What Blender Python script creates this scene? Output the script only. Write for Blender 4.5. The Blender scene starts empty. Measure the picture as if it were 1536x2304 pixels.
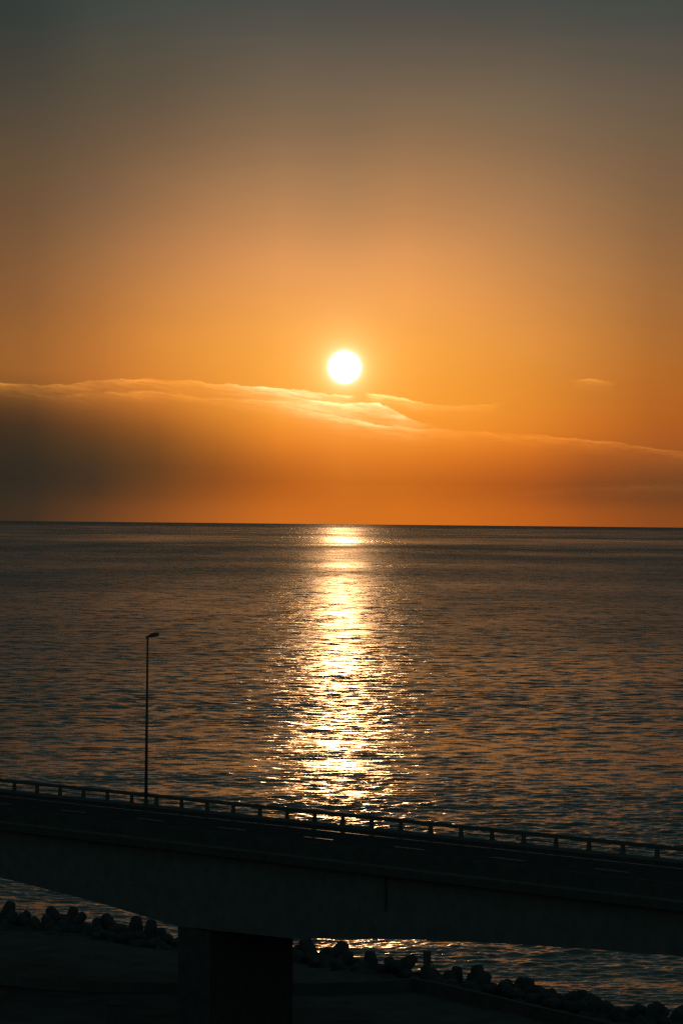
import bpy, bmesh, math, random
import numpy as np
from mathutils import Vector, Matrix
R = math.radians
random.seed(7)
S = bpy.context.scene
COL = S.collection

# ------------------------------------------------------------------ camera
CAM_Z = 34.0
FPX = 6500.0                      # focal length in pixels of the 1536x2304 photograph
PITCH = math.atan(25 / FPX)
ROLL = math.atan(15.2 / 1536)
cam_data = bpy.data.cameras.new("camera")
cam = bpy.data.objects.new("camera", cam_data)
COL.objects.link(cam)
cam_data.sensor_fit = 'VERTICAL'
cam_data.sensor_height = 36
cam_data.lens = 36 * FPX / 2304
cam_data.clip_start = 1.0
cam_data.clip_end = 300000
cam.matrix_world = (Matrix.Translation((0, 0, CAM_Z)) @ Matrix.Rotation(R(90) + PITCH, 4, 'X')
                    @ Matrix.Rotation(ROLL, 4, 'Z'))
S.camera = cam

S.view_settings.view_transform = 'Standard'
S.view_settings.look = 'None'
S.view_settings.exposure = 0
S.view_settings.gamma = 1
S.cycles.use_denoising = False
S.cycles.max_bounces = 5
S.cycles.sample_clamp_indirect = 4

SUN_EL, SUN_AZ = R(3.09), R(0.033)


def srgb(r, g, b):
    def f(c):
        c /= 255
        return c / 12.92 if c <= .04045 else ((c + .055) / 1.055) ** 2.4
    return (f(r), f(g), f(b), 1)


# ------------------------------------------------------------------ sky
W = bpy.data.worlds.new("World")
S.world = W
W.use_nodes = True
NT = W.node_tree
NT.nodes.clear()
LK = NT.links.new


def _in(sock, v):
    if isinstance(v, bpy.types.NodeSocket):
        LK(v, sock)
    else:
        sock.default_value = v


def M(op, a, b=0.0, c=0.0, clamp=False):
    n = NT.nodes.new('ShaderNodeMath'); n.operation = op; n.use_clamp = clamp
    _in(n.inputs[0], a); _in(n.inputs[1], b); _in(n.inputs[2], c)
    return n.outputs[0]


def MR(v, a, b, c=0.0, d=1.0, mode='LINEAR'):
    n = NT.nodes.new('ShaderNodeMapRange'); n.interpolation_type = mode; n.clamp = True
    _in(n.inputs[0], v)
    for i, x in zip((1, 2, 3, 4), (a, b, c, d)):
        _in(n.inputs[i], x)
    return n.outputs[0]


def MIX(f, a, b, blend='MIX'):
    n = NT.nodes.new('ShaderNodeMix'); n.data_type = 'RGBA'; n.blend_type = blend; n.clamp_factor = True
    _in(n.inputs[0], f); _in(n.inputs[6], a); _in(n.inputs[7], b)
    return n.outputs[2]


def RAMP(f, stops, mode='CARDINAL'):
    n = NT.nodes.new('ShaderNodeValToRGB'); cr = n.color_ramp; cr.interpolation = mode
    stops = sorted(stops)
    cr.elements[0].position = stops[0][0]; cr.elements[0].color = stops[0][1]
    cr.elements[1].position = stops[-1][0]; cr.elements[1].color = stops[-1][1]
    for p, c in stops[1:-1]:
        e = cr.elements.new(p); e.color = c
    _in(n.inputs[0], f)
    return n.outputs[0]


def CURVE(v, pts):
    n = NT.nodes.new('ShaderNodeFloatCurve')
    c = n.mapping.curves[0]
    c.points[0].location = pts[0]; c.points[1].location = pts[-1]
    for p in pts[1:-1]:
        c.points.new(*p)
    n.mapping.update()
    _in(n.inputs[1], v)
    return n.outputs[0]


tc = NT.nodes.new('ShaderNodeTexCoord')
sx = NT.nodes.new('ShaderNodeSeparateXYZ'); LK(tc.outputs['Generated'], sx.inputs[0])
EL = M('MULTIPLY', M('ARCSINE', sx.outputs[2]), 57.29578)          # elevation, degrees
AZ = M('MULTIPLY', M('ARCTAN2', sx.outputs[0], sx.outputs[1]), 57.29578)   # degrees right of due west


def NOISE(x, y, scale, detail=5, rough=.55, z=0.0):
    cx = NT.nodes.new('ShaderNodeCombineXYZ')
    _in(cx.inputs[0], x); _in(cx.inputs[1], y); cx.inputs[2].default_value = z
    n = NT.nodes.new('ShaderNodeTexNoise'); LK(cx.outputs[0], n.inputs['Vector'])
    n.inputs['Scale'].default_value = scale; n.inputs['Detail'].default_value = detail
    n.inputs['Roughness'].default_value = rough
    return n.outputs[0]


def el_of(x, y):
    return (1177 + (x - 768) * .0099 - y) / 113.4


def az_of(x):
    return (x - 768) / 113.4


SKY = {  # colour of the evening sky down five bearings, horizon to 10 degrees
    45: [(0, 52, 60, 57), (80, 58, 63, 57), (150, 66, 66, 58), (256, 82, 74, 61), (384, 102, 82, 58), (512, 117, 87, 57),
         (640, 135, 93, 56), (770, 151, 96, 48), (850, 154, 94, 44), (895, 104, 66, 36), (945, 66, 47, 33), (1000, 54, 43, 33), (1080, 47, 40, 33), (1150, 56, 44, 34)],
    215: [(0, 68, 75, 70), (100, 79, 78, 66), (256, 98, 85, 65), (350, 112, 90, 66), (450, 132, 101, 71), (560, 157, 113, 70), (640, 174, 117, 64),
          (750, 187, 117, 54), (840, 192, 112, 49), (870, 186, 107, 46), (905, 165, 94, 43), (950, 124, 72, 35), (1000, 86, 57, 33), (1070, 63, 48, 34), (1110, 73, 49, 32), (1155, 106, 62, 34)],
    385: [(0, 74, 79, 73), (100, 84, 81, 69), (200, 97, 86, 68), (300, 118, 95, 70), (384, 142, 109, 74), (460, 161, 119, 77), (560, 190, 131, 78),
          (660, 212, 143, 74), (770, 229, 146, 62), (860, 226, 135, 52), (920, 202, 114, 43), (970, 152, 86, 36), (1050, 108, 65, 33), (1110, 122, 68, 33), (1155, 150, 80, 35)],
    595: [(0, 80, 82, 75), (120, 98, 90, 76), (220, 120, 102, 78), (300, 140, 112, 81), (400, 170, 128, 86), (480, 196, 142, 88), (560, 222, 155, 91),
          (640, 243, 167, 90), (740, 250, 168, 74), (860, 250, 162, 62), (910, 250, 156, 56), (950, 250, 147, 48), (1000, 225, 122, 38), (1050, 186, 96, 32), (1090, 172, 86, 29), (1150, 202, 104, 33)],
    768: [(0, 81, 80, 73), (80, 92, 87, 75), (150, 104, 94, 78), (300, 136, 110, 81), (450, 178, 134, 88), (560, 218, 154, 92), (640, 240, 168, 92), (720, 249, 173, 84),
          (820, 253, 170, 68), (900, 253, 160, 56), (980, 246, 140, 43), (1040, 226, 122, 37), (1090, 202, 104, 31), (1160, 212, 110, 33)],
    925: [(0, 80, 80, 74), (120, 101, 91, 77), (250, 130, 108, 80), (350, 160, 122, 82), (480, 198, 142, 88), (560, 230, 160, 92), (680, 250, 170, 84),
          (800, 251, 166, 66), (900, 251, 158, 55), (970, 250, 148, 48), (1020, 230, 125, 38), (1090, 196, 100, 29), (1155, 214, 111, 31)],
    1150: [(0, 78, 80, 74), (120, 99, 90, 75), (250, 125, 106, 80), (350, 146, 114, 80), (450, 172, 128, 84), (560, 200, 142, 84), (680, 222, 150, 77),
           (780, 234, 151, 66), (870, 233, 142, 52), (950, 237, 137, 45), (1000, 227, 122, 38), (1060, 195, 96, 32), (1100, 172, 83, 30), (1155, 198, 98, 30)],
    1335: [(0, 73, 78, 72), (100, 86, 83, 72), (200, 104, 92, 76), (300, 122, 101, 76), (400, 142, 110, 76), (500, 161, 118, 76), (600, 180, 127, 73), (700, 197, 132, 65),
           (800, 205, 129, 55), (900, 206, 118, 43), (965, 206, 110, 37), (1000, 190, 98, 35), (1030, 168, 85, 34), (1070, 147, 74, 32), (1110, 120, 63, 34), (1155, 165, 82, 30)],
    1485: [(0, 72, 78, 72), (100, 85, 82, 72), (200, 100, 89, 74), (300, 112, 94, 71), (384, 124, 98, 70), (450, 131, 101, 69), (560, 147, 106, 65),
           (680, 164, 110, 59), (780, 172, 105, 48), (850, 178, 102, 39), (950, 178, 92, 34), (1020, 162, 84, 37), (1060, 132, 73, 36), (1110, 106, 62, 34), (1160, 140, 72, 31)],
}
elf = M('DIVIDE', EL, 12.0, clamp=True)
px = np.linspace(0, 1.0, 241)
kern = np.hanning(11); kern /= kern.sum()
tab = []
for x, rows in SKY.items():
    ee = np.array([el_of(x, y) / 12 for y, *_ in rows])[::-1]
    cc = np.array([c for _, *c in rows], float)[::-1]
    sm = np.stack([np.interp(px, ee, cc[:, i]) for i in range(3)], 1)
    tab.append(np.stack([np.convolve(np.pad(sm[:, i], 5, 'edge'), kern, 'valid') for i in range(3)], 1))
tab = np.array(tab)
xk = np.array(list(SKY.keys()), float)
xf = np.linspace(-500, 2036, 318)
full = np.empty((len(xf), 241, 3))
tab = np.concatenate([[tab[0] * .9 - 6], tab, [tab[-1] * .85]])
xk = np.concatenate([[-450], xk, [1950]])
k2 = np.hanning(29); k2 /= k2.sum()
for a_ in range(241):
    for b_ in range(3):
        v_ = np.interp(xf, xk, tab[:, a_, b_])
        full[:, a_, b_] = np.convolve(np.pad(v_, 14, 'edge'), k2, 'valid')
gfix = np.interp(px * 12, [2.4, 4.5], [1.03, .982])[None, :]
full *= np.interp(px * 12, [3.2, 5.0, 8.5], [1.0, .975, .985])[None, :, None]
full[:, :, 1] *= gfix
full = np.maximum(full, 12)
cols = []
for x in np.linspace(-200, 1736, 15):
    ci = int(np.argmin(abs(xf - x)))
    at = np.unique(np.concatenate([np.linspace(0, .36, 17), np.linspace(.36, 1.0, 15)]))
    cols.append((az_of(x), RAMP(elf, [(float(p), srgb(*[float(np.interp(p, px, full[ci, :, i])) for i in range(3)])) for p in at], 'LINEAR')))
sky = cols[0][1]
for (a0, _), (a1, c1) in zip(cols, cols[1:]):
    sky = MIX(MR(AZ, a0, a1), sky, c1)
# beyond the photograph: the glow fades round the horizon and up the dome
sky = MIX(MR(EL, 9.5, 60, mode='SMOOTHERSTEP'), sky, (.012, .019, .024, 1))
sky = MIX(MR(M('POWER', MR(EL, 9.5, 26), .5), 0, 1, 0, .82), sky, (.026, .042, .040, 1))
# the rest of the dome is a physical dusk sky
ns = NT.nodes.new('ShaderNodeTexSky'); ns.sky_type = 'NISHITA'
ns.sun_disc = False; ns.sun_elevation = SUN_EL; ns.sun_rotation = SUN_AZ
ns.air_density = 1.0; ns.dust_density = 2.0
dusk = MIX(1.0, ns.outputs[0], (.066, .073, .068, 1), 'MULTIPLY')
absaz = M('ABSOLUTE', AZ)
sky = MIX(MR(absaz, 8.5, 50, mode='SMOOTHERSTEP'), sky, dusk)

# aureole and disc of the low sun
sd = (math.sin(SUN_AZ) * math.cos(SUN_EL), math.cos(SUN_AZ) * math.cos(SUN_EL), math.sin(SUN_EL))
dif = NT.nodes.new('ShaderNodeVectorMath'); dif.operation = 'DISTANCE'
LK(tc.outputs['Generated'], dif.inputs[0]); dif.inputs[1].default_value = sd
RR = M('MULTIPLY', dif.outputs['Value'], 57.29578)
g1 = M('EXPONENT', M('MULTIPLY', M('SUBTRACT', RR, .30), -2.5))
sky = MIX(M('MINIMUM', g1, 1.0), sky, (.62, .37, .15, 1), 'ADD')
g2 = M('EXPONENT', M('MULTIPLY', M('SUBTRACT', RR, .30), -14.0))
sky = MIX(M('MINIMUM', g2, 1.0), sky, (.5, .5, .5, 1), 'ADD')


# thin lit streaks of cloud below the sun
def streak(points, amp, up, down, colour, seed, strand=1.0, shear=0.12):
    """points: (x,y) of its crest; amp: (x, strength); up/down: degrees over which it fades."""
    azf = MR(AZ, -8, 8)
    crest = CURVE(azf, [((az_of(x) + 8) / 16, el_of(x, y) / 4) for x, y in points])
    crest = M('MULTIPLY', crest, 4.0)
    strength = CURVE(azf, [((az_of(x) + 8) / 16, a) for x, a in amp])
    w1 = M('MULTIPLY', M('SUBTRACT', NOISE(M('MULTIPLY', AZ, .8), M('MULTIPLY', EL, 1.8), 2.6, 7, .62, seed), .5), .20)
    d = M('ADD', M('SUBTRACT', EL, crest), w1)
    m_up = MR(d, up, -.01, 0, 1, 'SMOOTHSTEP')
    m_dn = M('EXPONENT', M('DIVIDE', M('MINIMUM', d, 0.0), down))
    lay = NOISE(M('MULTIPLY', AZ, .55), M('ADD', EL, M('MULTIPLY', AZ, shear)), 1.0, 2, .5, seed + 3)
    fib = NT.nodes.new('ShaderNodeTexNoise')
    cx = NT.nodes.new('ShaderNodeCombineXYZ')
    _in(cx.inputs[0], M('MULTIPLY', AZ, 1.1))
    _in(cx.inputs[1], M('MULTIPLY', M('ADD', M('ADD', EL, M('MULTIPLY', AZ, shear)), M('MULTIPLY', w1, .8)), 11.0))
    cx.inputs[2].default_value = seed
    LK(cx.outputs[0], fib.inputs['Vector'])
    fib.inputs['Scale'].default_value = 1.0; fib.inputs['Detail'].default_value = 6
    fib.inputs['Roughness'].default_value = .66
    f = MR(fib.outputs[0], .36, .66, 1 - .85 * strand, 1.15)
    m = M('MULTIPLY', M('MULTIPLY', m_up, m_dn), M('MULTIPLY', f, strength))
    m = M('MULTIPLY', m, MR(lay, .3, .6, .55, 1.1))
    m = M('MULTIPLY', m, MR(absaz, 7.9, 20, 1, 0))
    near = MIX(MR(RR, .8, 3.0, mode='SMOOTHSTEP'), colour, (.60, .24, .035, 1))
    return MIX(m, sky, near, 'ADD')


sky = streak([(0, 862), (120, 869), (220, 859), (380, 856), (520, 867), (600, 872), (660, 880), (785, 893), (1536, 960)],
             [(0, .85), (200, .75), (400, .85), (560, .9), (650, 1.0), (765, 1.0), (788, .6), (805, 0), (1536, 0)],
             .02, .11, (1.25, .96, .58, 1), 1.3)
sky = streak([(0, 890), (600, 885), (700, 902), (760, 907), (830, 908), (870, 918), (900, 935), (960, 956), (1536, 1020)],
             [(0, 0), (560, 0), (640, .35), (720, .9), (780, 1.0), (850, 1.0), (890, .7), (940, .25), (1000, 0), (1536, 0)],
             .02, .15, (1.1, .88, .52, 1), 3.3, .8)
sky = streak([(0, 900), (300, 900), (560, 905), (700, 926), (800, 946), (900, 962), (1000, 968), (1150, 978), (1300, 990), (1420, 1004), (1536, 1020)],
             [(0, 0), (500, 0), (680, .5), (780, .85), (860, .8), (950, .6), (1100, .55), (1250, .6), (1400, .45), (1536, .4)],
             .03, .09, (.9, .60, .30, 1), 5.1)
sky = streak([(0, 890), (830, 886), (880, 892), (940, 906), (1000, 914), (1070, 912), (1130, 908), (1536, 905)],
             [(0, 0), (815, 0), (845, .9), (930, .8), (1000, .45), (1080, .45), (1125, .05), (1160, 0), (1536, 0)],
             .02, .08, (1.4, .95, .38, 1), 9.2, .7)
sky = streak([(0, 857), (1280, 857), (1330, 853), (1370, 858), (1536, 858)],
             [(0, 0), (1270, 0), (1315, .8), (1355, .8), (1385, 0), (1536, 0)],
             .02, .07, (.7, .34, .12, 1), 12.7)
sky = streak([(0, 1150), (900, 1150), (1120, 1120), (1300, 1102), (1536, 1095)],
             [(0, 0), (1000, 0), (1250, .05), (1536, .09)],
             .10, .12, (.8, .3, .08, 1), 15.7, .6, .02)
sky = streak([(0, 880), (120, 893), (220, 888), (360, 884), (480, 898), (600, 904), (700, 915), (1536, 960)],
             [(0, .1), (100, .15), (220, .45), (360, .5), (480, .4), (600, .35), (680, .2), (760, 0), (1536, 0)],
             .05, .10, (.9, .60, .30, 1), 23.0)
# very faint unevenness of the haze
un = NOISE(M('MULTIPLY', AZ, .25), M('ADD', EL, M('MULTIPLY', AZ, .05)), 1.1, 4, .5, 20)
sky = MIX(1.0, sky, RAMP(un, [(.3, (.98, .98, .98, 1)), (.7, (1.02, 1.02, 1.02, 1))], 'LINEAR'), 'MULTIPLY')
sky = MIX(MR(RR, .335, .275), sky, (7.0, 6.0, 4.4, 1))
sky = MIX(MR(EL, 0.0, -0.6), sky, (.01, .012, .012, 1))
bg = NT.nodes.new('ShaderNodeBackground'); LK(sky, bg.inputs[0]); bg.inputs[1].default_value = 1.0
wo = NT.nodes.new('ShaderNodeOutputWorld'); LK(bg.outputs[0], wo.inputs[0])
W.cycles.sampling_method = 'MANUAL'
W.cycles.sample_map_resolution = 4096

# ------------------------------------------------------------------ sun
sl = bpy.data.lights.new("sun", 'SUN')
sl.energy = 0.042
sl.angle = R(0.55)
sl.color = (1.0, .50, .20)
so = bpy.data.objects.new("sun", sl); COL.objects.link(so)
so.rotation_euler = Vector(sd).to_track_quat('Z', 'Y').to_euler()


# ------------------------------------------------------------------ helpers
def ray(x, y):
    u = (x - 768) / FPX; v = -(y - 1152) / FPX
    c, s = math.cos(ROLL), math.sin(ROLL)
    u, v = u * c - v * s, u * s + v * c
    return Vector((u, math.cos(PITCH) - v * math.sin(PITCH), math.sin(PITCH) + v * math.cos(PITCH)))


def on_level(x, y, z):
    """ground point seen at a photograph pixel, at height z"""
    d = ray(x, y); t = (z - CAM_Z) / d.z
    return Vector((0, 0, CAM_Z)) + d * t


def mat(name, base, rough=.8, spec=.3, metal=0.0, var=.25, scale=3.0, bump=0.0, bscale=20.0):
    m = bpy.data.materials.new(name); m.use_nodes = True
    nt = m.node_tree; b = nt.nodes['Principled BSDF']
    b.inputs['Roughness'].default_value = rough
    b.inputs['Metallic'].default_value = metal
    b.inputs['Specular IOR Level'].default_value = spec
    t = nt.nodes.new('ShaderNodeTexCoord')
    n = nt.nodes.new('ShaderNodeTexNoise'); n.inputs['Scale'].default_value = scale
    n.inputs['Detail'].default_value = 6
    nt.links.new(t.outputs['Object'], n.inputs['Vector'])
    r = nt.nodes.new('ShaderNodeValToRGB')
    r.color_ramp.elements[0].position = .3; r.color_ramp.elements[1].position = .7
    r.color_ramp.elements[0].color = tuple(c * (1 - var) for c in base) + (1,)
    r.color_ramp.elements[1].color = tuple(min(1, c * (1 + var)) for c in base) + (1,)
    nt.links.new(n.outputs[0], r.inputs[0]); nt.links.new(r.outputs[0], b.inputs['Base Color'])
    if bump:
        n2 = nt.nodes.new('ShaderNodeTexNoise'); n2.inputs['Scale'].default_value = bscale
        nt.links.new(t.outputs['Object'], n2.inputs['Vector'])
        bp = nt.nodes.new('ShaderNodeBump'); bp.inputs['Strength'].default_value = bump
        bp.inputs['Distance'].default_value = .03
        nt.links.new(n2.outputs[0], bp.inputs['Height']); nt.links.new(bp.outputs[0], b.inputs['Normal'])
    return m


ASPHALT = mat('asphalt', (.04, .05, .05), 1.0, 0, scale=2)
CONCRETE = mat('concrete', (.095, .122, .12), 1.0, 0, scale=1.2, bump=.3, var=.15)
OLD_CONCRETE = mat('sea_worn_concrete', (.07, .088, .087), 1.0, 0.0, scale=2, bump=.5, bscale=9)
DARK_CONCRETE = mat('shade_toned_concrete', (.055, .070, .068), 1.0, 0, scale=1.5, bump=.3, var=.2)  # darker copy of the concrete: shade put into the colour of brighter-lit faces
STEEL = mat('painted_steel', (.08, .10, .098), .9, .02, scale=5, var=.1)
PAINT = mat('road_paint', (.07, .075, .07), .13, .015, scale=14, var=.15)
_nt = PAINT.node_tree
_gl = _nt.nodes.new('ShaderNodeBsdfGlossy'); _gl.inputs['Roughness'].default_value = .20
_mx = _nt.nodes.new('ShaderNodeMixShader'); _mx.inputs[0].default_value = .09
_df = _nt.nodes.new('ShaderNodeBsdfDiffuse'); _df.inputs[0].default_value = (.22, .23, .22, 1)
_nt.links.new(_df.outputs[0], _mx.inputs[1]); _nt.links.new(_gl.outputs[0], _mx.inputs[2])
_nt.links.new(_mx.outputs[0], _nt.nodes['Material Output'].inputs[0])
GROUND = mat('coastal_ground', (.09, .105, .10), 1.0, 0, scale=.4, bump=.6, bscale=2)
ROCK = mat('wet_rock', (.05, .06, .058), .6, .1, scale=2, bump=.6, bscale=6)
GLASS = mat('lamp_glass', (.2, .2, .2), .3, .4)


def finish(name, bm, m, parent=None, smooth=False, bevel=0.0):
    if bevel:
        bmesh.ops.bevel(bm, geom=[e for e in bm.edges if e.calc_face_angle(0) > .6], offset=bevel, segments=1, affect='EDGES')
    me = bpy.data.meshes.new(name); bm.normal_update(); bm.to_mesh(me); bm.free()
    me.materials.append(m)
    if smooth:
        me.polygons.foreach_set('use_smooth', [True] * len(me.polygons))
    o = bpy.data.objects.new(name, me); COL.objects.link(o)
    if parent:
        o.parent = parent
    return o


def tag(o, label=None, cat=None, group=None, kind=None):
    for k, v in (('label', label), ('category', cat), ('group', group), ('kind', kind)):
        if v:
            o[k] = v
    return o


def empty(name, loc=(0, 0, 0), rz=0):
    o = bpy.data.objects.new(name, None); COL.objects.link(o); o.location = loc; o.rotation_euler = (0, 0, rz)
    o.empty_display_size = .3
    return o


def copy_tree(o, parent=None):
    c = o.copy(); COL.objects.link(c); c.parent = parent
    for ch in list(o.children):
        copy_tree(ch, c)
    return c


def box(bm, lo, hi, xf=None):
    vs = [bm.verts.new((x, y, z)) for x in (lo[0], hi[0]) for y in (lo[1], hi[1]) for z in (lo[2], hi[2])]
    for f in ((0, 1, 3, 2), (4, 6, 7, 5), (0, 4, 5, 1), (2, 3, 7, 6), (0, 2, 6, 4), (1, 5, 7, 3)):
        bm.faces.new([vs[i] for i in f])
    if xf:
        bmesh.ops.transform(bm, matrix=xf, verts=vs)
    return vs


def loft(bm, rings, close=True, caps=True):
    rs = [[bm.verts.new(p) for p in r] for r in rings]
    n = len(rs[0])
    for a, b in zip(rs, rs[1:]):
        for i in range(n if close else n - 1):
            bm.faces.new((a[i], a[(i + 1) % n], b[(i + 1) % n], b[i]))
    if caps:
        bm.faces.new(rs[0][::-1]); bm.faces.new(rs[-1])


def tube(bm, pts, radii, seg=12):
    rings = []
    for i, p in enumerate(pts):
        p = Vector(p)
        d = (Vector(pts[min(i + 1, len(pts) - 1)]) - Vector(pts[max(i - 1, 0)])).normalized()
        q = d.to_track_quat('Z', 'Y')
        rings.append([p + q @ Vector((radii[i] * math.cos(a), radii[i] * math.sin(a), 0))
                      for a in (2 * math.pi * k / seg for k in range(seg))])
    loft(bm, rings)


# ------------------------------------------------------------------ sea
def build_sea():
    rng = np.random.default_rng(11)
    ys = [158.0]
    while ys[-1] < 90000:
        y = ys[-1]
        ys.append(y + min(.13 * (y / 190) ** 1.42, y * .03))
    ys = np.array(ys)
    th_f = np.tan(np.radians(np.linspace(-10, 10, 530)))
    th_o = np.tan(np.radians(np.concatenate([np.linspace(10.5, 30, 24), np.linspace(33, 78, 10)])))
    th = np.concatenate([-th_o[::-1], th_f, th_o])
    X = ys[:, None] * th[None, :]
    Y = np.repeat(ys[:, None], len(th), 1)
    dyl = np.gradient(ys)[:, None]
    dxl = ys[:, None] * (th_f[1] - th_f[0])
    Z = np.zeros_like(X)
    DX = np.zeros_like(X); DY = np.zeros_like(X)
    # wind-sea: many crossing trains of waves, short to long
    n = 150
    lams = np.exp(np.linspace(math.log(.5), math.log(45), n)) * rng.uniform(.93, 1.07, n)
    # slow gusts and slicks change how steep the short waves are
    def low(lx, ly, k, seed):
        r = np.random.default_rng(seed); s = np.zeros_like(X)
        for _ in range(k):
            s += np.cos(X * 2 * math.pi / lx * r.uniform(.4, 1.4) * r.choice([-1, 1]) + Y * 2 * math.pi / ly * r.uniform(.5, 1.5) + r.uniform(0, 6.3))
        return s / math.sqrt(k / 2)
    gust = 1 + .20 * low(120, 34, 10, 3) + .16 * low(700, 260, 8, 4) + .12 * low(3000, 1500, 6, 5)
    gust = np.clip(gust, .35, 1.8)
    tot = 0
    for lam in lams:
        k = 2 * math.pi / lam
        sp = .62 if lam < 6 else .38
        ang = rng.normal(0, sp)
        kx, ky = k * math.sin(ang), -k * math.cos(ang)
        slope = .050 * (1.0 if lam < 1.2 else (1.2 / lam) ** .92)
        a = slope / k
        fade = np.clip((lam / np.maximum(dyl, dxl * .9) - 3.0) / 3.0, 0, 1)
        if fade.max() <= 0:
            continue
        rows = fade[:, 0] > 0
        ph = kx * X[rows] + ky * Y[rows] + rng.uniform(0, 6.3)
        g = gust[rows] if lam < 8 else 1.0
        c, s = np.cos(ph), np.sin(ph)
        Z[rows] += a * c * g * fade[rows]
        DY[rows] -= .8 * a * s * g * fade[rows] * math.cos(ang)
        DX[rows] += .8 * a * s * g * fade[rows] * math.sin(ang)
    edge = np.clip((80 - np.degrees(np.arctan(np.abs(th)))) / 40, 0, 1)[None, :]
    P = np.stack([X - DX * edge, Y + DY * edge, Z * edge], -1).reshape(-1, 3)
    nr, nc = X.shape
    me = bpy.data.meshes.new('sea')
    idx = np.arange(nr * nc).reshape(nr, nc)
    q = np.stack([idx[:-1, :-1], idx[:-1, 1:], idx[1:, 1:], idx[1:, :-1]], -1).reshape(-1, 4)
    me.vertices.add(len(P)); me.vertices.foreach_set('co', P.astype(np.float32).ravel())
    me.loops.add(q.size); me.loops.foreach_set('vertex_index', q.ravel().astype(np.int32))
    me.polygons.add(len(q)); me.polygons.foreach_set('loop_start', np.arange(0, q.size, 4, dtype=np.int32))
    me.polygons.foreach_set('loop_total', np.full(len(q), 4, np.int32))
    me.polygons.foreach_set('use_smooth', np.ones(len(q), bool))
    me.update(); me.validate()

    m = bpy.data.materials.new('sea_water'); m.use_nodes = True
    nt = m.node_tree; b = nt.nodes['Principled BSDF']; L = nt.links.new
    b.inputs['Base Color'].default_value = (.050, .105, .098, 1)
    b.inputs['IOR'].default_value = 1.333
    geo = nt.nodes.new('ShaderNodeNewGeometry')
    sep = nt.nodes.new('ShaderNodeSeparateXYZ'); L(geo.outputs['Position'], sep.inputs[0])

    def mr(v, a, b_, c, d):
        nn = nt.nodes.new('ShaderNodeMapRange'); L(v, nn.inputs[0])
        for i, x in zip((1, 2, 3, 4), (a, b_, c, d)):
            nn.inputs[i].default_value = x
        return nn.outputs[0]

    def mth(op, a, b_):
        nn = nt.nodes.new('ShaderNodeMath'); nn.operation = op
        for i, x in enumerate((a, b_)):
            if isinstance(x, (int, float)):
                nn.inputs[i].default_value = x
            else:
                L(x, nn.inputs[i])
        return nn.outputs[0]

    def nz(sxx, syy, det, seed=0.0):
        mp = nt.nodes.new('ShaderNodeMapping'); L(geo.outputs['Position'], mp.inputs[0])
        mp.inputs['Scale'].default_value = (sxx, syy, 0); mp.inputs['Location'].default_value = (seed, seed * 2, 0)
        nn = nt.nodes.new('ShaderNodeTexNoise'); L(mp.outputs[0], nn.inputs['Vector'])
        nn.inputs['Scale'].default_value = 1; nn.inputs['Detail'].default_value = det
        return nn
    # ripples too short for the mesh: roughness that grows as the waves fall below the mesh spacing
    lg = mth('LOGARITHM', sep.outputs[1], 10.0)
    rr = nt.nodes.new('ShaderNodeValToRGB'); rr.color_ramp.interpolation = 'EASE'
    st = [(150, .15), (600, .20), (1100, .24), (1500, .31), (1950, .345), (4700, .355), (5300, .26), (7000, .26), (7600, .36), (8300, .36), (9300, .32), (18000, .32), (27000, .45), (60000, .5)]
    cr = rr.color_ramp
    while len(cr.elements) > 1:
        cr.elements.remove(cr.elements[-1])
    cr.elements[0].position = (math.log10(st[0][0]) - 2) / 3; cr.elements[0].color = (st[0][1],) * 3 + (1,)
    for yy_, v_ in st[1:]:
        e_ = cr.elements.new((math.log10(yy_) - 2) / 3); e_.color = (v_, v_, v_, 1)
    wob = nz(1 / 5000, 1 / 9000, 2, 14.0)
    lgw = mth('ADD', lg, mth('MULTIPLY', mth('SUBTRACT', wob.outputs[0], .5), .14))
    L(mr(lgw, 2, 5, 0, 1), rr.inputs[0])
    base_r = rr.outputs[0]
    patch = nz(1 / 260, 1 / 620, 3, 3.0)         # gust patches
    bands = nz(1 / 2600, 1 / 1500, 3, 9.0)
    pf = mr(patch.outputs[0], .3, .7, .7, 1.3)
    bf = mr(bands.outputs[0], .3, .7, .9, 1.1)
    L(mth('MULTIPLY', mth('MULTIPLY', base_r, pf), bf), b.inputs['Roughness'])
    # capillary ripple tilt on the near waves
    rp = nz(2.6, 3.6, 2, 1.0)
    sub = nt.nodes.new('ShaderNodeVectorMath'); sub.operation = 'SUBTRACT'
    L(rp.outputs['Color'], sub.inputs[0]); sub.inputs[1].default_value = (.5, .5, .5)
    flat = nt.nodes.new('ShaderNodeVectorMath'); flat.operation = 'MULTIPLY'
    L(sub.outputs[0], flat.inputs[0]); flat.inputs[1].default_value = (1, 1, 0)
    amp = nt.nodes.new('ShaderNodeVectorMath'); amp.operation = 'SCALE'
    L(flat.outputs[0], amp.inputs[0]); amp.inputs['Scale'].default_value = .40
    add = nt.nodes.new('ShaderNodeVectorMath'); add.operation = 'ADD'
    L(geo.outputs['Normal'], add.inputs[0]); L(amp.outputs[0], add.inputs[1])

    def slopes(sxx, syy, det, seed, a0, y0, a1, y1, prev):
        q = nz(sxx, syy, det, seed)
        a = nt.nodes.new('ShaderNodeVectorMath'); a.operation = 'SUBTRACT'
        L(q.outputs['Color'], a.inputs[0]); a.inputs[1].default_value = (.5, .5, .5)
        b2 = nt.nodes.new('ShaderNodeVectorMath'); b2.operation = 'MULTIPLY'
        L(a.outputs[0], b2.inputs[0]); b2.inputs[1].default_value = (1, 1, 0)
        c2 = nt.nodes.new('ShaderNodeVectorMath'); c2.operation = 'SCALE'
        L(b2.outputs[0], c2.inputs[0]); L(mr(lg, math.log10(y0), math.log10(y1), a0, a1), c2.inputs['Scale'])
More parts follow.
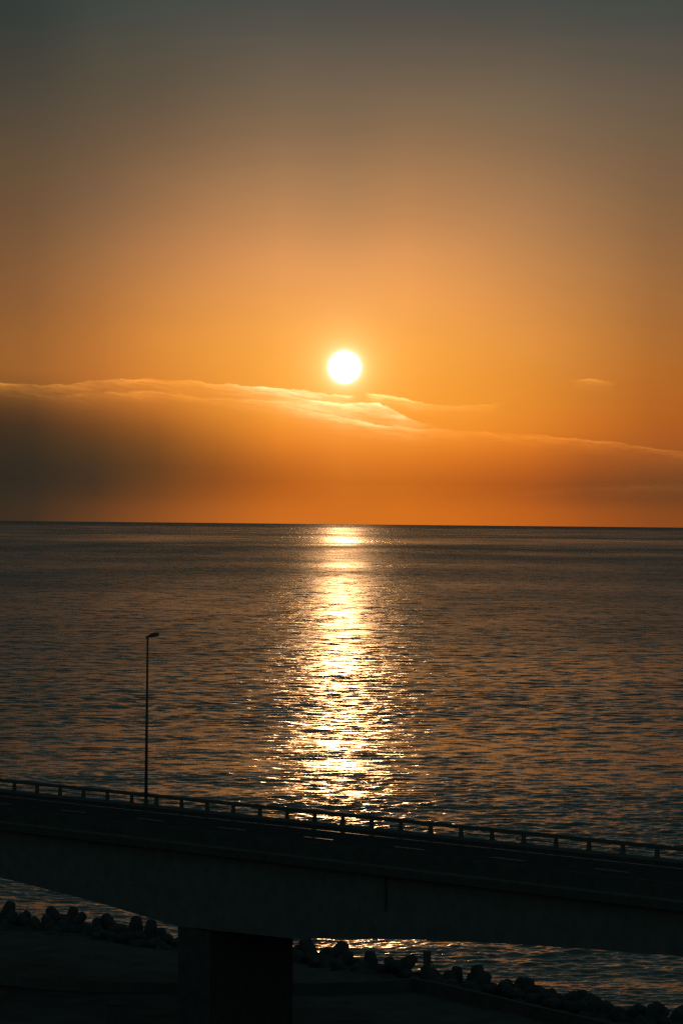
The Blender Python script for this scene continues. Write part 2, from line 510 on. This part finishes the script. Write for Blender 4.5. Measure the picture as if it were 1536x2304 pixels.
        d2 = nt.nodes.new('ShaderNodeVectorMath'); d2.operation = 'ADD'
        L(prev, d2.inputs[0]); L(c2.outputs[0], d2.inputs[1])
        return d2.outputs[0]
    nrm = slopes(1 / 3.2, 1 / 1.7, 2, 31.0, .25, 250, 1.0, 600, add.outputs[0])
    nrm = slopes(1 / 11., 1 / 6., 2, 47.0, .0, 400, .80, 1200, nrm)
    nrm = slopes(1 / 45., 1 / 30., 2, 63.0, .0, 1200, .50, 4000, nrm)
    nn = nt.nodes.new('ShaderNodeVectorMath'); nn.operation = 'NORMALIZE'
    L(nrm, nn.inputs[0]); L(nn.outputs[0], b.inputs['Normal'])
    me.materials.append(m)
    o = bpy.data.objects.new('sea', me); COL.objects.link(o)
    tag(o, kind='structure')


build_sea()

# ------------------------------------------------------------------ bridge frame of reference
A = Vector((-22.900, 204.886, CAM_Z - 19.196))     # foot of the first visible rail post, kerb top
D = Vector((.71475, -.69936, .00534))
N = Vector((-.69937, -.71476, 0))                   # across the deck, towards the camera
BYAW = math.atan2(D.y, D.x)


def bp(s, v, dz=0.0):
    return A + D * s + N * v + Vector((0, 0, dz))


DECK_W = 14.0
S0, S1 = -70.0, 130.0


def strip(bm, v0, v1, z0, z1, s0=S0, s1=S1):
    loft(bm, [[bp(s, v0, z0), bp(s, v1, z0), bp(s, v1, z1), bp(s, v0, z1)] for s in (s0, s1)])


bridge = tag(empty('road_bridge', bp(30, 6, -1)), 'dark haunched concrete road bridge crossing above the shore', 'bridge')
INV = Matrix.Translation(-bridge.location)


def bpart(name, bm, m, bevel=0, parent=None, **k):
    bmesh.ops.transform(bm, matrix=INV, verts=bm.verts)
    bmesh.ops.recalc_face_normals(bm, faces=bm.faces)
    return finish(name, bm, m, parent or bridge, **k)


ROAD_Z = -.13
bm = bmesh.new()
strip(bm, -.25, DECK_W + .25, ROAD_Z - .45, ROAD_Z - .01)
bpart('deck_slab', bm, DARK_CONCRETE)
bm = bmesh.new()
strip(bm, .46, DECK_W - .46, ROAD_Z - .008, ROAD_Z)
bpart('road_surface', bm, ASPHALT)
for v0, v1 in ((-.25, .45), (DECK_W - .45, DECK_W + .25)):
    bm = bmesh.new()
    strip(bm, v0, v1, ROAD_Z - .006, 0)
    bpart('kerb', bm, CONCRETE)
bm = bmesh.new()
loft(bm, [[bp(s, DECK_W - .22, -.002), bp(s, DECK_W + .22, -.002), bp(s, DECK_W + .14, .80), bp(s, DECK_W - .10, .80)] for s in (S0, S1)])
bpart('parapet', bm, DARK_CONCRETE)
# haunched box girder
SOFF = [(0, 1974), (49, 1986), (117, 2003.5), (179, 2020), (244, 2037.6), (309, 2057), (358, 2072), (405, 2085), (660, 2112),
        (768, 2112.3), (885, 2113), (955, 2115), (1018, 2118), (1136, 2123), (1261, 2131.5), (1355, 2137.6), (1456, 2146), (1536, 2151)]
VW = DECK_W - .5
prof = []
for x, y in SOFF:
    d = ray(x, y); P0 = bp(0, VW) - Vector((0, 0, CAM_Z))
    P = d * (P0.dot(N) / d.dot(N))
    s = (P - P0).dot(Vector((D.x, D.y, 0))) / (D.x ** 2 + D.y ** 2)
    prof.append((s, P.z + CAM_Z - bp(s, VW).z))
PIER_S = 33.3
prof = [(S0, -5.2), (-50, -4.6), (-30, -3.0), (-10, -2.7), (5, -3.0)] + [p for p in prof if p[0] > 8] + [(78, -2.7), (100, -3.2), (S1, -5.0)]
prof.sort()
bm = bmesh.new()
loft(bm, [[bp(s, 1.3, ROAD_Z - .45), bp(s, VW, ROAD_Z - .45), bp(s, VW, z), bp(s, 1.3, z)] for s, z in prof])
bpart('box_girder', bm, CONCRETE)
zp = min(z for s, z in prof)


def pier(s, zt):
    bm = bmesh.new()
    hl = 1.4
    ring = lambda dz, g, w: [bp(s - hl, 6.5 + g, 0) + Vector((0, 0, dz)), bp(s + hl, 6.5 + g, 0) + Vector((0, 0, dz)),
                             bp(s + hl, VW - g, 0) + Vector((0, 0, dz)), bp(s - hl, VW - g, 0) + Vector((0, 0, dz))]
    base = -bp(s, 0).z
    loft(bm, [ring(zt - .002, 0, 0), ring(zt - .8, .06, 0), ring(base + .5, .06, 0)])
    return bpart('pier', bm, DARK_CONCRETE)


for s in (PIER_S, ):
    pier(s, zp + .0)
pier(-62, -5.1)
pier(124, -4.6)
# joint and drain pipes on the near face
for s in (12, 49):
    bm = bmesh.new()
    tube(bm, [bp(s, VW + .12, ROAD_Z - .5), bp(s, VW + .12, -2.6)], [.09, .09], 8)
    bpart('drain_pipe', bm, STEEL)


# painted lines
def line(v, w, s0=S0, s1=S1):
    bm = bmesh.new()
    vs = [bm.verts.new(bp(s, vv, ROAD_Z + .004)) for s, vv in ((s0, v), (s1, v), (s1, v + w), (s0, v + w))]
    bm.faces.new(vs)
    return bpart('edge_line', bm, PAINT)


line(2.35, .16)
line(DECK_W - 2.5, .16)
s = -63.9
while s < 125:
    bm = bmesh.new()
    vs = [bm.verts.new(bp(ss, vv, ROAD_Z + .004)) for ss, vv in ((s, 5.85), (s + 2.45, 5.85), (s + 2.45, 6.0), (s, 6.0))]
    bm.faces.new(vs)
    bpart('lane_dash', bm, PAINT)
    s += 7.6


# ------------------------------------------------------------------ guard rails
def guardrail(v, label, s0, s1, post_first):
    g = tag(empty('guardrail', bp((s0 + s1) / 2, v)), label, 'guardrail')
    inv = Matrix.Translation(-g.location)

    def part(name, bm, m, **k):
        bmesh.ops.transform(bm, matrix=inv, verts=bm.verts)
        bmesh.ops.recalc_face_normals(bm, faces=bm.faces)
        return finish(name, bm, m, g, **k)
    # deep top rail, with rounded shoulders
    bm = bmesh.new()
    sec = [(-.07, .545), (-.07, .725), (-.045, .76), (.045, .76), (.07, .725), (.07, .545), (.045, .52), (-.045, .52)]
    loft(bm, [[bp(s, v + a, z) for a, z in sec] for s in (s0, s1)])
    part('top_rail', bm, STEEL)
    bm = bmesh.new()
    tube(bm, [bp(s0, v, .28), bp(s1, v, .28)], [.026, .026], 8)
    part('middle_rail', bm, STEEL)
    # one post, then copies
    bm = bmesh.new()
    loft(bm, [[(-.15, -.11, -.05), (.15, -.11, -.05), (.15, .11, -.05), (-.15, .11, -.05)],
              [(-.125, -.08, .2), (.125, -.08, .2), (.125, .08, .2), (-.125, .08, .2)],
              [(-.115, -.06, .525), (.115, -.06, .525), (.115, .06, .525), (-.115, .06, .525)]])
    box(bm, (-.2, -.16, -.03), (.2, .16, .02))
    bmesh.ops.recalc_face_normals(bm, faces=bm.faces)
    p0 = finish('post', bm, STEEL, g)
    s = post_first
    k = 0
    while s < s1:
        p = p0 if k == 0 else p0.copy()
        if k:
            COL.objects.link(p); p.parent = g
        p.location = bp(s, v) - g.location
        p.rotation_euler = (0, 0, BYAW)
        s += 2.5; k += 1
    return g


guardrail(0.08, 'guardrail along the seaward edge of the bridge, its posts silhouetted against the water', -42.5, 102.5, -40)

# ------------------------------------------------------------------ street lamp
lp = on_level(330, 1808, A.z)
sL = (Vector((lp.x, lp.y, 0)) - Vector((A.x, A.y, 0))).dot(Vector((D.x, D.y, 0)))
sL += 1.27
lamp = tag(empty('street_lamp', bp(sL, .30)), 'tall slim street lamp standing beside the bridge guardrail against the sea', 'street lamp')
H = 11.30
bm = bmesh.new()
tube(bm, [(0, 0, .35), (0, 0, H)], [.115, .062], 16)
finish('pole', bm, STEEL, lamp, smooth=True)
bm = bmesh.new()
tube(bm, [(0, 0, 0), (0, 0, .03), (0, 0, .03), (0, 0, .38), (0, 0, .42)], [.20, .20, .15, .14, .11], 16)
finish('base', bm, STEEL, lamp)
bm = bmesh.new()
tube(bm, [(-.12, 0, H - .07), (-.11, 0, H + .02), (0, 0, H + .03), (.15, 0, H + .06)], [.04, .05, .085, .07], 12)
finish('bracket', bm, STEEL, lamp, smooth=True)
# lantern: a flattened cobra head reaching right, over the sea side of the deck
bm = bmesh.new()
rings = []
for t in np.linspace(0, 1, 13):
    x = .03 + .74 * t
    hw = .17 * math.sin(math.pi * min(1, .12 + .80 * t)) ** .5
    up = .05 + .19 * math.sin(math.pi * min(1, .1 + .8 * t)) ** 1.1
    zc = H + .02 + .14 * t
    rings.append([(x, hw * math.cos(a), zc + (up if math.sin(a) > 0 else .055) * math.sin(a)) for a in
                  (2 * math.pi * k / 14 for k in range(14))])
loft(bm, rings)
hd = finish('lamp_head', bm, STEEL, lamp, smooth=True)
bm = bmesh.new()
rings = []
for t in np.linspace(0, 1, 7):
    x = .22 + .42 * t
    hw = .11 * math.sin(math.pi * (.15 + .7 * t)) ** .5
    zc = H - .025 + .14 * (x - .03) / .74
    rings.append([(x, hw * math.cos(a), zc + .04 * math.sin(a)) for a in (2 * math.pi * k / 10 for k in range(10))])
loft(bm, rings)
finish('glass_bowl', bm, GLASS, hd, smooth=True)
lamp.rotation_euler = (0, 0, R(6))

# ------------------------------------------------------------------ shore
# crest of the breakwater, west to east, as seen at the waterline of the photograph
CREST = [(-500, 1990), (-250, 2030), (0, 2062), (100, 2072), (200, 2080), (290, 2098), (400, 2112), (520, 2122), (660, 2134), (740, 2150),
         (810, 2160), (870, 2172), (960, 2190), (1040, 2198), (1110, 2212), (1190, 2226), (1260, 2244), (1330, 2258), (1400, 2272), (1480, 2283),
         (1560, 2292), (1800, 2330), (2200, 2390)]
CZ = 2.6
crest = [on_level(x, y, CZ) for x, y in CREST]
# extend both ways
a = crest[0] - crest[1]; a.normalize(); crest.insert(0, crest[0] + a * 900)
a = crest[-1] - crest[-2]; a.normalize(); crest.append(crest[-1] + Vector((.86, -.5, 0)) * 900)


def crest_at(px):
    for (x0, y0), (x1, y1) in zip(CREST, CREST[1:]):
        if x0 <= px <= x1:
            return y0 + (y1 - y0) * (px - x0) / (x1 - x0)


# one sheet of ground from under the breakwater back to the hillside the camera stands on
rows = []
offs = [(-5, -3.0), (-1.5, -.6), (.4, 1.3), (2.2, 2.2), (6, 2.4), (9, 2.5), (13, 2.55), (22, 2.6), (34, 2.7), (60, 3.0)]
bm = bmesh.new()
sub = []
for p, q in zip(crest, crest[1:]):
    L_ = (q - p).length
    k = max(1, int(min(L_ / 2.5, 60)))
    for i in range(k):
        sub.append(p.lerp(q, i / k))
sub.append(crest[-1])
rnd = random.Random(3)
grid = []
for i, p in enumerate(sub):
    t = (sub[min(i + 1, len(sub) - 1)] - sub[max(i - 1, 0)]).normalized()
    nrm = Vector((.30, -.95, 0)) * .6 + Vector((t.y, -t.x, 0)) * .4
    nrm.normalize()
    row = []
    for o_, z in offs:
        w = p + nrm * o_
        row.append(bm.verts.new((w.x, w.y, z + (rnd.uniform(-.12, .12) if o_ < 30 else 0))))
    base = p + nrm * 60
    for yy, z in ((95, 4.5), (60, 12), (30, 22), (8, 30.8), (-10, 32.2), (-200, 36), (-3000, 60)):
        f = (base.y - yy) / max(base.y + 3000, 1)
        if base.y - 3 > yy:
            row.append(bm.verts.new((base.x * (1 + f * .4), yy, z)))
        else:
            row.append(bm.verts.new((base.x * (1 + f * .4), base.y - 3 - 4 * (95 - yy) / 95, max(3.0, z) if abs(base.x) < 120 else z)))
    grid.append(row)
for r0, r1 in zip(grid, grid[1:]):
    for i in range(len(r0) - 1):
        bm.faces.new((r0[i], r1[i], r1[i + 1], r0[i + 1]))
bmesh.ops.recalc_face_normals(bm, faces=bm.faces)
tag(finish('ground', bm, GROUND, smooth=True), kind='structure')


# ------------------------------------------------------------------ tetrapods
def tetra_mesh(name, seed):
    """four stubby tapered legs meeting in the middle, one mesh"""
    bm = bmesh.new()
    dirs = [Vector((0, 0, 1))] + [Vector((math.cos(a) * .943, math.sin(a) * .943, -.333)) for a in (0, 2.094, 4.189)]
    seg = 16
    for d in dirs:
        q = d.to_track_quat('Z', 'Y')
        rings = []
        for t, r in ((.05, .60), (.35, .55), (.8, .47), (1.12, .385), (1.25, .355), (1.34, .28), (1.375, .16)):
            rings.append([q @ Vector((r * math.cos(a), r * math.sin(a), t)) for a in (2 * math.pi * k / seg for k in range(seg))])
        loft(bm, rings)
    bmesh.ops.create_icosphere(bm, subdivisions=2, radius=.62)
    bmesh.ops.recalc_face_normals(bm, faces=bm.faces)
    me = bpy.data.meshes.new(name); bm.to_mesh(me); bm.free(); me.materials.append(OLD_CONCRETE)
    me.polygons.foreach_set('use_smooth', [True] * len(me.polygons))
    return me


TM = tetra_mesh('tetrapod', 0)
GRP = 'concrete tetrapods heaped along the shore'


def tetrapod(loc, rot, sc, label):
    o = bpy.data.objects.new('tetrapod', TM); COL.objects.link(o)
    o.location = loc; o.rotation_euler = rot; o.scale = (sc,) * 3
    tag(o, label, 'tetrapod', GRP)
    return o


# the ones whose leg stands out against the water: pixel of the leg tip, tilt to the right (deg), size
STAND = [
    (26, 2028, 14, 1.10, 'tetrapod with one tall leg upright at the far left end of the row'),
    (110, 2041, -30, 1.05, 'tetrapod leaning left whose low rounded leg breaks the skyline right of the tall left one'),
    (66, 2052, 40, .95, 'low tetrapod just right of the tall left one, its leg tipped over'),
    (166, 2040, 3, 1.0, 'tetrapod with a short upright leg standing alone above the left heap'),
    (192, 2056, 48, .95, 'tetrapod lying low just right of the lone short upright leg'),
    (236, 2056, -24, 1.0, 'tetrapod with a low sloping leg between the lone leg and the pair'),
    (308, 2061, 4, 1.12, 'tetrapod with the higher leg of the upright pair left of the pier'),
    (341, 2069, 2, 1.05, 'tetrapod with the lower leg of the upright pair left of the pier'),
    (364, 2087, 6, .95, 'tetrapod with a short leg just below the upright pair, nearest the pier'),
    (685, 2112, -14, 1.4, 'large tetrapod right beside the bridge pier, largest of the heap'),
    (775, 2119, 24, 1.25, 'tetrapod with a blunt leg leaning right in the sun glitter right of the pier'),
    (832, 2140, -3, 1.10, 'tetrapod with an upright leg in the glitter between the leaning one and the stub post'),
    (872, 2154, -20, 1.0, 'tetrapod with a low leg in the glitter, next right of the upright one'),
    (935, 2152, 50, 1.0, 'tetrapod lying low just left of the square stub post'),
    (984, 2184, 42, 1.15, 'tetrapod with a rounded leg sloping down right of the square stub post'),
    (1028, 2174, 6, 1.0, 'tetrapod with a low blunt leg, first of the twin knobs right of the stub post'),
    (1072, 2171, -6, 1.15, 'tetrapod with a broad upright leg, second of the twin knobs right of the stub post'),
    (1100, 2190, 40, 1.0, 'tetrapod sloping down to the right of the twin knobs'),
    (1162, 2203, -45, 1.0, 'low flat-lying tetrapod left of the blunt knob by the right water'),
    (1188, 2200, 4, 1.15, 'tetrapod with a blunt knob standing alone over the right part of the heap'),
    (1250, 2230, 55, 1.0, 'tetrapod lying flat between the blunt knob and the pointed one'),
    (1308, 2227, -2, 1.1, 'tetrapod seen corner-on as a low pointed peak over the right water'),
    (1352, 2248, 50, 1.0, 'tetrapod lying flat right of the pointed peak'),
    (1428, 2266, -52, 1.0, 'tetrapod lying flat left of the last tall knob on the right'),
    (1483, 2256, 18, 1.15, 'tetrapod with a tall leg leaning right near the right end of the row'),
    (1536, 2262, -10, 1.2, 'tetrapod cut by the right end of the row, its leg upright'),
]
taken = []
for px, py, tilt, sc, lab in STAND:
    yb = crest_at(px)
    ground = on_level(px, yb, CZ)
    # tip stands above the crest line by the pixels it rises
    dist = ground.y
    d = ray(px, py)
    tip = Vector((0, 0, CAM_Z)) + d * (dist / d.y)
    Lg = 1.375 * sc
    rot = Matrix.Rotation(R(tilt), 3, 'Y')
    up = rot @ Vector((0, 0, 1))
    c = tip - up * Lg
    e = (rot @ Matrix.Rotation(random.uniform(0, 2.0), 3, 'Z')).to_euler()
    tetrapod(c, e, sc, lab)
    taken.append(c)
rnd = random.Random(21)
cl_a = 'concrete tetrapod lying in shade among the dark heap behind the outer row'
for row, (off, z0) in enumerate(((.0, 1.55), (1.6, 1.9), (3.4, 1.8), (5.4, 1.6))):
    px = -60 + row * 13
    while px < 1600:
        c = on_level(px, crest_at(px), CZ)
        c = c + Vector((.30, -.95, 0)) * off
        c.z = z0 + rnd.uniform(-.25, .2)
        e = (rnd.uniform(0, 6.3), rnd.uniform(0, 6.3), rnd.uniform(0, 6.3))
        tetrapod(c, e, rnd.uniform(.95, 1.1), cl_a)
        px += rnd.uniform(42, 56)

# stub post on the crest, with its little handle
pp = on_level(960, 2196, 2.2)
post = tag(empty('mooring_post', (pp.x, pp.y, 1.6)), 'square-topped concrete stub post with a small iron loop standing among the tetrapods', 'post')
bm = bmesh.new()
box(bm, (-.26, -.26, 0), (.26, .26, 2.33))
finish('shaft', bm, CONCRETE, post, bevel=.03)
bm = bmesh.new()
pts = [(.27 + .17 * math.sin(t) ** .8 if 0 < t < math.pi else .25, 0, 1.20 - .36 * math.cos(t) + .0) for t in np.linspace(0, math.pi, 9)]
tube(bm, pts, [.03] * 9, 8)
finish('iron_loop', bm, STEEL, post, smooth=True)

# rocks by the post
RK = 'rocks lying between the stub post and the seawall'


def rock(px, py, r, label):
    c = on_level(px, py, 2.4)
    bm = bmesh.new()
    bmesh.ops.create_icosphere(bm, subdivisions=3, radius=r)
    rr = random.Random(int(px))
    ks = [(Vector((rr.uniform(-1, 1), rr.uniform(-1, 1), rr.uniform(-1, 1))) * 3, rr.uniform(0, 6)) for _ in range(6)]
    for v in bm.verts:
        f = 1 + sum(.06 * math.sin(k.dot(v.co / r) + ph) for k, ph in ks)
        v.co *= f; v.co.z *= .65
    o = finish('rock', bm, ROCK, smooth=False)
    o.location = c
    tag(o, label, 'rock', RK)


rock(905, 2230, .55, 'small rock farthest left of the rocks near the stub post')
rock(940, 2222, .7, 'rounded rock directly below the stub post')
rock(978, 2236, .8, 'broad rock low to the right of the stub post')
rock(1010, 2216, .6, 'rock between the stub post and the twin knobs')
rock(1240, 2262, .7, 'rock in front of the pointed tetrapod peak')
rock(1160, 2240, .6, 'rock in front of the blunt tetrapod knob')

# seawall (low, gently curving) behind the tetrapods
wall = [on_level(x, y, 3.3) for x, y in ((-350, 2150), (-100, 2185), (100, 2202), (300, 2210), (550, 2212), (700, 2211), (830, 2207), (930, 2201), (1000, 2214), (1200, 2262), (1500, 2330), (1800, 2400))]
bm = bmesh.new()
rings = []
for i, p in enumerate(wall):
    t = (wall[min(i + 1, len(wall) - 1)] - wall[max(i - 1, 0)]).normalized()
    nr = Vector((t.y, -t.x, 0))
    rings.append([p + nr * .2, p + nr * .25 - Vector((0, 0, 1.6)), p - nr * .25 - Vector((0, 0, 1.6)), p - nr * .2])
loft(bm, rings)
bmesh.ops.recalc_face_normals(bm, faces=bm.faces)
tag(finish('seawall', bm, CONCRETE), 'low curving concrete seawall between the heap and the dark ground under the bridge', 'wall')

# cabinet in the bottom left corner
cb = on_level(262, 2310, 2.7)
cab = tag(empty('utility_cabinet', (cb.x, cb.y, 2.6), R(12)), 'dim box-shaped utility cabinet with a sloping lid in the lower left shade', 'cabinet')
bm = bmesh.new(); box(bm, (-.7, -.35, 0), (.7, .35, 1.5)); finish('body', bm, STEEL, cab, bevel=.02)
bm = bmesh.new(); loft(bm, [[(-.76, -.42, 1.5), (.76, -.42, 1.5), (.76, .42, 1.62), (-.76, .42, 1.62)],
                            [(-.76, -.42, 1.55), (.76, -.42, 1.55), (.76, .42, 1.67), (-.76, .42, 1.67)]])
bmesh.ops.recalc_face_normals(bm, faces=bm.faces); finish('lid', bm, STEEL, cab)
bm = bmesh.new(); box(bm, (-.66, -.365, .1), (-.01, -.352, 1.4)); d1 = finish('door', bm, STEEL, cab)
bm = bmesh.new(); box(bm, (.01, -.365, .1), (.66, -.352, 1.4)); d2 = finish('door', bm, STEEL, cab)
bm = bmesh.new(); box(bm, (-.12, -.39, .7), (-.07, -.367, .9)); finish('handle', bm, STEEL, d1)
